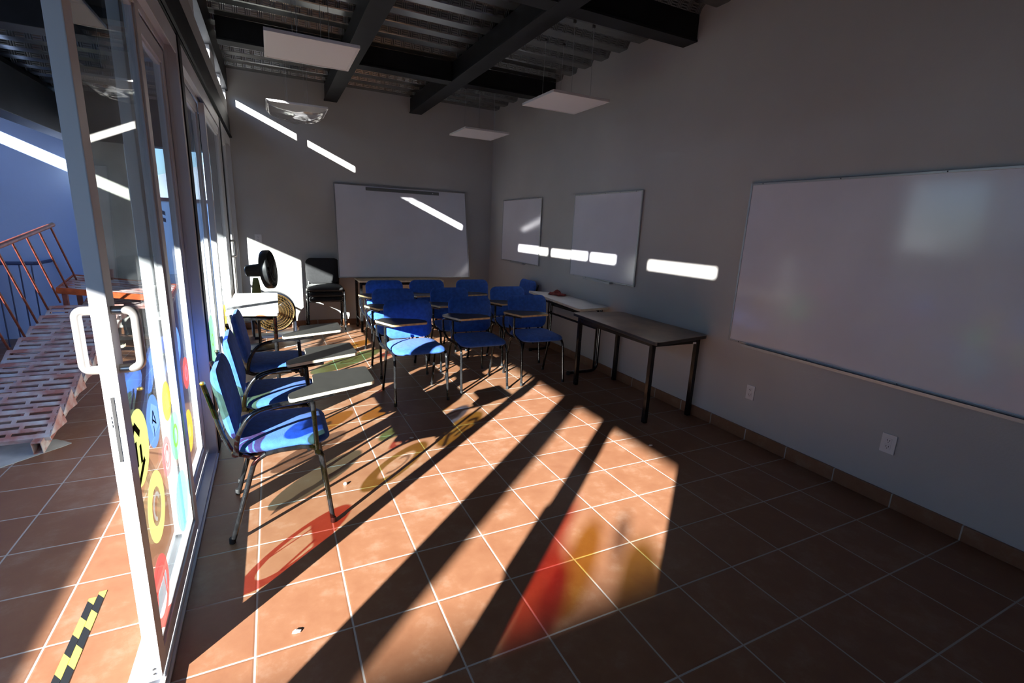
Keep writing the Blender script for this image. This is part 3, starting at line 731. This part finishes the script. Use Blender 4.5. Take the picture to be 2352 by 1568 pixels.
# ------------------------------------------------------------------ hanging panel lamps
def lamp(label, x, y, wrap=False, tilt=(0, 0)):
    r = thing('panel_lamp', label, 'lamp', (x, y, 2.70), 0, 'hanging flat panel lamps')
    r.rotation_euler = (tilt[0], tilt[1], 0)
    h = 0.30
    f = MB()
    for a, b in (((-h, -h, 0), (-h+0.018, h, 0.022)), ((h-0.018, -h, 0), (h, h, 0.022)), ((-h+0.018, -h, 0), (h-0.018, -h+0.018, 0.022)), ((-h+0.018, h-0.018, 0), (h-0.018, h, 0.022))): f.box(a, b)
    f.build('frame', M['plastic_white'], r, bevel=0.002)
    MB().box((-h+0.018, -h+0.018, 0.003), (h-0.018, h-0.018, 0.018)).build('diffuser', M['diffuser'], r)
    for sx in (-1, 1):
        for s2 in (-1, 1):
            MB().tube([(sx*0.10, s2*0.27, 0.02), (sx*0.10, s2*0.25, 0.598)], 0.0016, 6).build('cable', M['wire'], r)
            MB().box((sx*0.10-0.012, s2*0.25-0.008, 0.585), (sx*0.10+0.012, s2*0.25+0.008, 0.600)).build('anchor', M['slot'], r)
    if wrap:
        n = 18; g = []
        for i in range(n):
            for j in range(n):
                u, v = i/(n-1)*2-1, j/(n-1)*2-1
                sag = (1-u*u)**0.6*0.085+(1-abs(u)**3)*0.03 + 0.012*math.sin(u*9+v*4)*(1-abs(u)) + 0.01*math.sin(v*15+u*5)*(1-u*u)
                g.append((u*(h+0.006), v*(h+0.006), (0.024 if abs(u) > 0.99 else 0)-max(0.004, sag)*(0.35+0.65*(1-v*v*0.6))))
        w = MB(); w.add(g, [(i*n+j, (i+1)*n+j, (i+1)*n+j+1, i*n+j+1) for i in range(n-1) for j in range(n-1)])
        m = bpy.data.materials.new('clear_wrap'); m.use_nodes = True; nt = m.node_tree; nt.nodes.clear()
        o = nt.nodes.new('ShaderNodeOutputMaterial'); mx = nt.nodes.new('ShaderNodeMixShader'); mx2 = nt.nodes.new('ShaderNodeMixShader')
        tr = nt.nodes.new('ShaderNodeBsdfTransparent'); gl = nt.nodes.new('ShaderNodeBsdfGlossy'); gl.inputs['Roughness'].default_value = 0.18
        df = nt.nodes.new('ShaderNodeBsdfTranslucent'); df.inputs[0].default_value = (0.75, 0.76, 0.77, 1)
        mx.inputs[0].default_value = 0.28; mx2.inputs[0].default_value = 0.3
        nt.links.new(tr.outputs[0], mx.inputs[1]); nt.links.new(df.outputs[0], mx.inputs[2]); nt.links.new(mx.outputs[0], mx2.inputs[1]); nt.links.new(gl.outputs[0], mx2.inputs[2]); nt.links.new(mx2.outputs[0], o.inputs[0])
        wo = w.build('plastic_wrap', m, r, smooth=True)
        q = wo.modifiers.new('thickness', 'SOLIDIFY'); q.thickness = 0.001
    return r
lamp('white panel lamp nearest the viewer, hanging high beside the glass wall', 0.478, 2.475)
lamp('panel lamp still in sagging clear plastic wrap, hanging near the end wall', 0.480, 4.62, True)
lamp('white panel lamp above the brown table, nearer of the two on the right', 2.71, 2.60)
lamp('small looking white panel lamp in the far right corner', 2.655, 4.62)

# ------------------------------------------------------------------ fans
fan = thing('pedestal_fan', 'black pedestal fan standing behind the small white desk', 'fan', (-0.055, 4.72, 0))
MB().lathe([(0.0, 0), (0.19, 0.0), (0.19, 0.012), (0.16, 0.026), (0.04, 0.045), (0.02, 0.05)], 32).build('base', M['black_plastic'], fan, smooth=True)
MB().tube([(0, 0, 0.04), (0, 0, 0.50)], 0.017, 12).tube([(0, 0, 0.48), (0, 0, 0.62)], 0.022, 12).build('pole', M['black_plastic'], fan, smooth=True)
MB().loft([[(x*s, y*s, z) for x, y in rrect(0.10, 0.07, 0.02)] for z, s in ((0.60, 0.55), (0.66, 1.0), (0.78, 0.75), (0.84, 0.5))]).build('neck', M['green'], fan, smooth=True)
HM = Matrix.Translation((0.0, 0, 0.925)) @ Matrix.Rotation(math.radians(-14), 4, 'Z') @ Matrix.Rotation(math.radians(84), 4, 'Y')
MB().lathe([(0.0, -0.10), (0.05, -0.10), (0.066, -0.085), (0.072, 0.0), (0.075, 0.06), (0.05, 0.075), (0.0, 0.076)], 28, HM).build('motor_housing', M['black_plastic'], fan, smooth=True)
g = MB()
for zc, R in ((0.075, 0.075), (0.085, 0.12), (0.095, 0.17), (0.105, 0.212), (0.185, 0.205), (0.197, 0.15), (0.202, 0.10), (0.204, 0.055)): g.torus(R, 0.0025, 40, 6, HM @ Matrix.Translation((0, 0, zc)))
g.lathe([(0.214, 0.105), (0.222, 0.115), (0.224, 0.150), (0.222, 0.180), (0.212, 0.188), (0.210, 0.180), (0.216, 0.15), (0.212, 0.112), (0.214, 0.105)], 48, HM)
for k in range(64):
    a = 2*PI*k/64; c, s = math.cos(a), math.sin(a)
    g.tube([(0.06*c, 0.06*s, 0.072), (0.15*c, 0.15*s, 0.092), (0.212*c, 0.212*s, 0.108)], 0.0016, 4, HM)
    g.tube([(0.212*c, 0.212*s, 0.184), (0.16*c, 0.16*s, 0.197), (0.05*c, 0.05*s, 0.205)], 0.0016, 4, HM)
g.lathe([(0.0, 0.200), (0.055, 0.200), (0.05, 0.212), (0.0, 0.215)], 24, HM)
g.build('grille', M['black_plastic'], fan, smooth=True)
for k in range(3):
    bl = []
    for rr, w0, tw in ((0.035, 0.03, 0.5), (0.09, 0.075, 0.45), (0.15, 0.105, 0.38), (0.19, 0.09, 0.30)):
        a0 = 2*PI*k/3
        row = []
        for s in (-1, -0.33, 0.33, 1):
            x, y, z = rr, s*w0, 0.145+s*w0*math.sin(tw)
            row.append((x*math.cos(a0)-y*math.sin(a0), x*math.sin(a0)+y*math.cos(a0), z))
        bl.append(row)
    b = MB(); b.loft(bl, close=False, caps=False, M4=HM); bo = b.build('blade', M['black_plastic'], fan, smooth=True)
    q = bo.modifiers.new('thickness', 'SOLIDIFY'); q.thickness = 0.003
MB().lathe([(0, 0.07), (0.03, 0.08), (0.03, 0.165), (0.0, 0.17)], 16, HM).build('hub', M['black_plastic'], fan, smooth=True)

ff = thing('floor_fan', 'drum floor fan with copper coloured wire grille behind the white desk', 'fan', (0.105, 5.32, 0), math.radians(6))
FM = Matrix.Translation((0, 0, 0.335)) @ Matrix.Rotation(PI/2, 4, 'X')
MB().lathe([(0.235, -0.09), (0.262, -0.085), (0.270, 0.0), (0.262, 0.075), (0.240, 0.085), (0.234, 0.07), (0.250, 0.0), (0.235, -0.09)], 56, FM).build('drum', M['navy'], ff, smooth=True)
g = MB()
for R in (0.035, 0.07, 0.105, 0.14, 0.17, 0.20, 0.225): g.torus(R, 0.0022, 48, 6, FM @ Matrix.Translation((0, 0, 0.088+0.02*(1-(R/0.235)**2))))
g.torus(0.238, 0.005, 56, 8, FM @ Matrix.Translation((0, 0, 0.088)))
for k in range(60):
    a = 2*PI*k/60; c, s = math.cos(a), math.sin(a); a2 = a+0.5; c2, s2 = math.cos(a2), math.sin(a2)
    g.tube([(0.035*c, 0.035*s, 0.108), (0.14*math.cos(a+0.2), 0.14*math.sin(a+0.2), 0.1005), (0.238*c2, 0.238*s2, 0.088)], 0.0017, 4, FM)
g.build('grille', M['copper'], ff, smooth=True)
MB().lathe([(0.0, 0.10), (0.04, 0.10), (0.036, 0.114), (0, 0.118)], 20, FM).build('badge', M['copper'], ff, smooth=True)
for k in range(4):
    a0 = PI/2*k+0.3; bl = []
    for rr, w0 in ((0.04, 0.035), (0.12, 0.08), (0.20, 0.10)):
        bl.append([(rr*math.cos(a0)-s*w0*math.sin(a0), rr*math.sin(a0)+s*w0*math.cos(a0), 0.02+s*w0*0.4) for s in (-1, 0, 1)])
    b = MB(); b.loft(bl, close=False, caps=False, M4=FM); bo = b.build('blade', M['black_plastic'], ff, smooth=True)
    q = bo.modifiers.new('thickness', 'SOLIDIFY'); q.thickness = 0.003
MB().lathe([(0, -0.06), (0.06, -0.06), (0.06, 0.04), (0.0, 0.05)], 20, FM).build('motor', M['black_plastic'], ff, smooth=True)
mb = MB().box((-0.25, -0.11, 0.0), (0.25, 0.11, 0.03))
for s in (-1, 1): mb.loft([[(s*0.25+dx, dy*k, z) for dx, dy in ((-0.012, -0.10), (0.012, -0.10), (0.012, 0.10), (-0.012, 0.10))] for z, k in ((0.03, 1.0), (0.36, 0.35))])
mb.build('stand', M['navy'], ff, bevel=0.004)
cab = MB().tube(fillet([(0.34, 5.05, 0.006), (0.42, 4.75, 0.006), (0.15, 4.60, 0.006), (-0.10, 4.45, 0.006), (-0.17, 4.15, 0.006)], 0.15, 8), 0.0045, 8).build('power_cord', M['plastic_white'], smooth=True)
tag(cab, 'thin pale power cord lying on the floor behind the white desk', 'cord')
wp = thing('water_bottle', 'slim green glass bottle on the back of the white desk', 'bottle', (0, 0, -5)) if False else None

# ------------------------------------------------------------------ small things on the floor
for k, (x, y, lab) in enumerate(((0.45, 1.10, 'white paper pellet on the sunny tiles beside the nearest chair'), (1.05, 2.06, 'paper scrap below the left front row chair'), (0.98, 1.60, 'paper scrap where coloured light falls on the tiles'), (2.60, 0.86, 'paper scrap on the dark tiles before the brown table'), (0.14, 0.06, 'paper scrap near the bottom of the sunlit floor'))):
    mb = MB(); rnd = random.Random(k)
    rings = [[((0.009+0.004*rnd.random())*math.cos(2*PI*i/7)*s*(1.6 if k else 1), (0.009+0.004*rnd.random())*math.sin(2*PI*i/7)*s, z*(0.5 if k else 1)) for i in range(7)] for z, s in ((0.0, 0.5), (0.005, 1.0), (0.011, 0.9), (0.016, 0.4))]
    mb.loft(rings); tag(mb.build('paper_scrap', M['paper'], loc=(x, y, 0)), lab, 'paper', 'paper scraps on the tiles')

for x, y, lab in ((-0.594, 0.262, 'left one of two yellow and black hazard tape strips outside the door'), (-0.568, 0.292, 'right one of two yellow and black hazard tape strips outside the door')):
    t = MB().box((-0.0125, -0.30, 0.0), (0.0125, 0.30, 0.0012)).build('hazard_tape', M['hazard'], loc=(x, y, 0.0004), rotz=0.013)
    tag(t, lab, 'tape', 'hazard tape strips')

# ------------------------------------------------------------------ corridor outside
struct('wall_outside', MB().box((-3.45, 5.88, 0), (-1.80, 6.0, 2.95)), M['bluewall'], 'corridor end wall with the blue of the skylight in its colour', 'wall')
struct('wall_parapet', MB().box((-3.45, -7.0, 0), (-3.30, 0.5, 1.214)).box((-3.45, 0.5, 0), (-3.30, 3.15, 1.50)), M['outwall'], 'low parapet along the far side of the corridor', 'wall')
struct('wall_screen', MB().box((-3.45, 3.15, 0), (-3.30, 5.88, 2.585)), M['outwall'], 'tall screen wall on the far side of the corridor', 'wall')
mb = MB().box((-3.35, -5.6, 2.83), (-0.372, 2.0, 2.93)).box((-3.35, 4.4, 2.83), (-0.372, 6.0, 2.93)).box((-3.35, 2.0, 2.83), (-2.98, 4.4, 2.93)).box((-2.42, 2.0, 2.83), (-0.372, 4.4, 2.93)).box((-3.35, -5.6, 2.735), (-3.22, 6.0, 2.83))  # unseen roof slot added to let sky light onto the end wall
yy = -5.5
while yy < 5.7: mb.prism([(yy, 2.83), (yy+0.02, 2.775), (yy+0.15, 2.775), (yy+0.17, 2.83)], -2.42 if 1.8 < yy < 4.4 else -3.22, -0.372, Matrix(((0,0,1,0),(1,0,0,0),(0,1,0,0),(0,0,0,1)))); yy += 0.305
struct('ceiling_outside', mb, M['deck'], 'corrugated steel deck over the corridor', 'ceiling')
for a, b, lab in (((-2.02, -3.0, 2.63), (-1.84, 5.88, 2.775), 'dark steel beam running along the corridor ceiling'), ((-1.80, 2.78, 2.235), (-1.62, 5.5, 2.60), 'lower dark steel beam ending on the concrete column')):
    struct('corridor_beam', MB().box(a, b), M['steel'], lab, 'beam', bevel=0.004)
struct('corridor_beam', MB().box((-1.80, 5.50, 2.27), (-0.372, 5.72, 2.775)), M['steel'], 'deep dark steel beam across the corridor on the concrete column', 'beam', bevel=0.004)
struct('corridor_beam', MB().box((-2.42, 2.6, 2.60), (-2.02, 2.78, 2.775)).box((-1.84, 2.6, 2.60), (-0.372, 2.78, 2.775)), M['steel'], 'dark steel beam crossing the corridor before the concrete column', 'beam', bevel=0.004)
struct('concrete_column', MB().box((-1.775, 5.5, 0), (-1.30, 5.86, 2.27)), M['concrete'], 'raw concrete column at the end of the corridor', 'column', bevel=0.008)

# dismantled steel stair lying along the corridor floor
st = thing('steel_staircase', 'dismantled red and grey steel staircase lying along the corridor floor', 'staircase', (-1.50, 2.20, 0))
INC = math.radians(12.5)
def tread_mb(w=0.56, d=0.255):
    mb = MB(); t = 0.006; rows = 4
    # a plate with rows of slots: bars across, with bridges between the slots
    bar = d/(rows*2+1)*1.08; gap = (d-bar*(rows+1))/rows
    for r in range(rows+1): mb.box((-w/2, r*(bar+gap), -t), (w/2, r*(bar+gap)+bar, 0))
    for r in range(rows):
        y0 = r*(bar+gap)+bar
        off = 0.05 if r % 2 else 0.0
        for x in (-w/2+0.012, -w/2+0.17+off, -w/2+0.35+off, w/2-0.020): mb.box((x-0.012, y0, -t), (x+0.012, y0+gap, 0))
    mb.box((-w/2, -0.004, -0.035), (w/2, 0.0, 0.0)); mb.box((-w/2, d, -0.035), (w/2, d+0.004, 0.0))
    for s in (-1, 1):
        xx = s*w/2
        mb.add([(xx-0.003, 0, 0), (xx-0.003, d, 0), (xx-0.003, d*0.95, -0.15), (xx+0.003, 0, 0), (xx+0.003, d, 0), (xx+0.003, d*0.95, -0.15)], [(0,1,2), (5,4,3), (0,3,4,1), (1,4,5,2), (2,5,3,0)])
    return mb
for i in range(9):
    u = 0.02+0.235*i
    o = tread_mb().build('tread', M['tread'], st, loc=(0, u*math.cos(INC), 0.095+u*math.sin(INC)))
    o.rotation_euler = (math.radians(29), 0, 0)
L = 2.15
for s in (-1, 1):
    Mx = Matrix.Translation((s*0.225, -0.02, 0.002)) @ Matrix.Rotation(INC, 4, 'X')
    mb = MB(); h0, w0 = 0.085, 0.05
    mb.box((-w0/2, 0, 0), (w0/2, L, 0.004), Mx); mb.box((-w0/2, 0, h0-0.004), (w0/2, L, h0), Mx); mb.box((-w0/2, 0, 0.004), (-w0/2+0.004, L, h0-0.004), Mx); mb.box((w0/2-0.004, 0, 0.004), (w0/2, L, h0-0.004), Mx)
    mb.build('stringer', M['stringer'], st)
def rail_z(y): return 1.235+0.13*(2.20+y-3.67)
for i in range(8):
    y = 0.90+0.285*i; b0 = Vector((-0.275, y*math.cos(INC), 0.21+y*math.sin(INC)))
    tp = Vector((-0.262, b0.y-0.46, rail_z(b0.y-0.46)))
    MB().tube([b0-(tp-b0)*0.16, tp], 0.009, 8).build('baluster', M['rust'], st, smooth=True)
ya, yb = 0.90*math.cos(INC)-0.52, (0.90+0.285*7)*math.cos(INC)-0.40
MB().tube([(-0.262, ya, rail_z(ya)+0.012), (-0.262, yb, rail_z(yb)+0.012)], 0.021, 10).build('handrail', M['rust'], st, smooth=True)
# landing plate with orange rim propped behind it
lp = thing('steel_landing', 'tilted steel landing plate with an orange edge at the far end of the staircase', 'metal plate', (-1.38, 5.0, 0))
LM = Matrix.Translation((0, 0, 0.715)) @ Matrix.Rotation(math.radians(7), 4, 'Y') @ Matrix.Rotation(math.radians(10), 4, 'X')
mb = MB()
for r in range(6): mb.box((-0.46, -0.22+r*0.08, 0), (0.46, -0.17+r*0.08, 0.006), LM)
for x in (-0.45, -0.2, 0.05, 0.3, 0.45): mb.box((x-0.015, -0.22, -0.004), (x+0.015, 0.23, 0.0), LM)
mb.build('slatted_plate', M['tread'], lp)
mb = MB().box((-0.48, -0.245, -0.05), (0.48, -0.225, 0.012), LM).box((-0.48, 0.235, -0.05), (0.48, 0.255, 0.012), LM).box((-0.48, -0.225, -0.05), (-0.465, 0.235, 0.012), LM).box((0.465, -0.225, -0.05), (0.48, 0.235, 0.012), LM)
mb.build('rim', M['orange'], lp)
L2 = Matrix.Translation((0.05, -0.02, 0.56)) @ Matrix.Rotation(math.radians(-4), 4, 'Y') @ Matrix.Rotation(math.radians(16), 4, 'X')
mb = MB()
for r in range(6): mb.box((-0.40, -0.24+r*0.07, 0), (0.42, -0.195+r*0.07, 0.006), L2)
for x in (-0.39, -0.15, 0.1, 0.41): mb.box((x-0.015, -0.24, -0.03), (x+0.015, 0.23, 0.0), L2)
mb.build('lower_plate', M['tread'], lp)
for x in (-0.43, 0.43):
    for y in (-0.2, 0.2): MB().box((x-0.02, y-0.02, 0), (x+0.02, y+0.02, 0.715-x*0.123+y*0.17-0.05)).build('leg', M['rust'], lp)
MB().box((-0.02, -0.02, 0), (0.02, 0.02, 0.12), LM @ Matrix.Translation((-0.14, 0.22, 0.0))).build('stub_post', M['rust'], lp)

br = thing('railing', 'navy blue metal railing in front of the skylight-tinted corridor wall', 'railing', (-2.75, 5.45, 0))
MB().tube([(-0.55, 0, 0.925), (0.52, 0, 0.925), (0.545, 0.02, 0.925), (0.545, 0.40, 0.925)], 0.020, 8).build('top_rail', M['navy_metal'], br)
for k in range(11): MB().tube([(-0.50+0.1*k, 0, 0.0), (-0.50+0.1*k, 0, 0.92)], 0.007, 6).build('baluster', M['navy_metal'], br)
MB().box((0.05, -0.022, 0), (0.095, 0.022, 0.92)).build('post', M['navy_metal'], br)

cb = MB().prism(round_poly([(-0.46, -0.30), (-0.26, -0.235), (-0.13, -0.225), (0.20, 0.10), (0.235, 0.145), (0.12, 0.25), (-0.46, 0.22)], 0.01, 2), 0, 0.003).build('cardboard_sheet', M['card'], loc=(-1.38, 2.16, 0.0003))
tag(cb, 'pale flattened cardboard sheet on the tiles under the staircase end', 'cardboard')

# ------------------------------------------------------------------ beyond the corridor
struct('ground_outside', MB().box((-60, -60, -0.12), (60, 90, -0.07)), M['ground'], 'pale open ground beyond the building', 'ground')
gw = thing('garden_wall', 'white boundary wall with a rusty coping seen beyond the corridor', 'wall', (0, 14, -0.07), 0, None, 'structure')
MB().box((-30, 0, 0), (25, 0.2, 1.88)).build('wall_panel', M['outwall'], gw)
MB().box((-30, -0.03, 1.88), (25, 0.23, 1.97)).build('coping', M['rust'], gw)
mb = MB()
for z in (1.52, 1.34): plate_pts = [(-0.14, z), (0, z+0.07), (0.14, z), (0.14, z+0.10), (0, z+0.17), (-0.14, z+0.10)]; mb.add([(-2.46+p[0], -0.004, p[1]) for p in plate_pts]+[(-2.46+p[0], 0, p[1]) for p in plate_pts], [(0,1,4,5),(1,2,3,4),(6,11,10,7),(7,10,9,8)]+[(i, i+6, (i+1)%6+6, (i+1)%6) for i in range(6)])
mb.build('chevron_mark', M['navy'], gw)
mb = MB(); prof = [(-90+6*i, 4+5*math.sin(i*0.42+0.8)+2.5*math.sin(i*1.1)+0.5*math.sin(i*2.7)) for i in range(31)]
mb.loft([[(x, 85, -1) for x, z in prof], [(x, 88, max(1, z*0.6)) for x, z in prof], [(x, 100, max(1.5, z+3)) for x, z in prof], [(x, 125, -1) for x, z in prof]], close=False, caps=False)
struct('hills', mb, M['hill'], 'hazy hill line beyond the boundary wall', 'hill', smooth=True)
struct('sky_light_blocker', MB().box((-22, -2.5, -0.07), (-12, 5, 8.0)).box((-22, -13.0, -0.07), (-12, -2.5, 5.15)), M['concrete'], 'unseen block added west of the corridor to hold back sky light', 'building')  # unseen mass added to keep sky light out of the room
struct('neighbour_building', MB().box((-40, -20, -0.07), (-6, -11.56, 6.0)), M['outwall'], 'neighbouring building outside the view', 'building')
# unseen tinted discs added outside to throw blurred colour on the floor
cg = thing('sun_colour_filter', 'unseen tinted discs added outside to colour the sunlight on the floor', 'light filter', (-4.5, -5.1, 0), 0, None, 'structure')
for k, (c, y0, y1, z0, z1) in enumerate((('pink', 0.03, 0.20, 2.60, 2.90), ('red', -0.10, 0.13, 2.48, 2.74), ('mustard', -0.22, -0.03, 2.64, 2.88), ('red', -0.12, 0.03, 2.58, 2.72), ('lime', -0.62, -0.36, 2.70, 2.94), ('grey', -0.36, -0.24, 2.80, 2.96))):
    mb = MB(); plate(mb, circ(((y0+y1)/2, (z0+z1)/2), (y1-y0)/2, 30, hz=(z1-z0)/(y1-y0)), 0.004*k, 0.004*k+0.001); mb.build('tint_disc', FILM[c], cg)
mb = MB()
for yb in (-0.80, 0.62): mb.box((-0.02, yb, 0), (0.02, yb+0.03, 3.55))
mb.box((-0.02, -0.80, 3.55), (0.02, 0.65, 3.58))
mb.build('frame', M['alu'], cg)
bpy.context.view_layer.update()
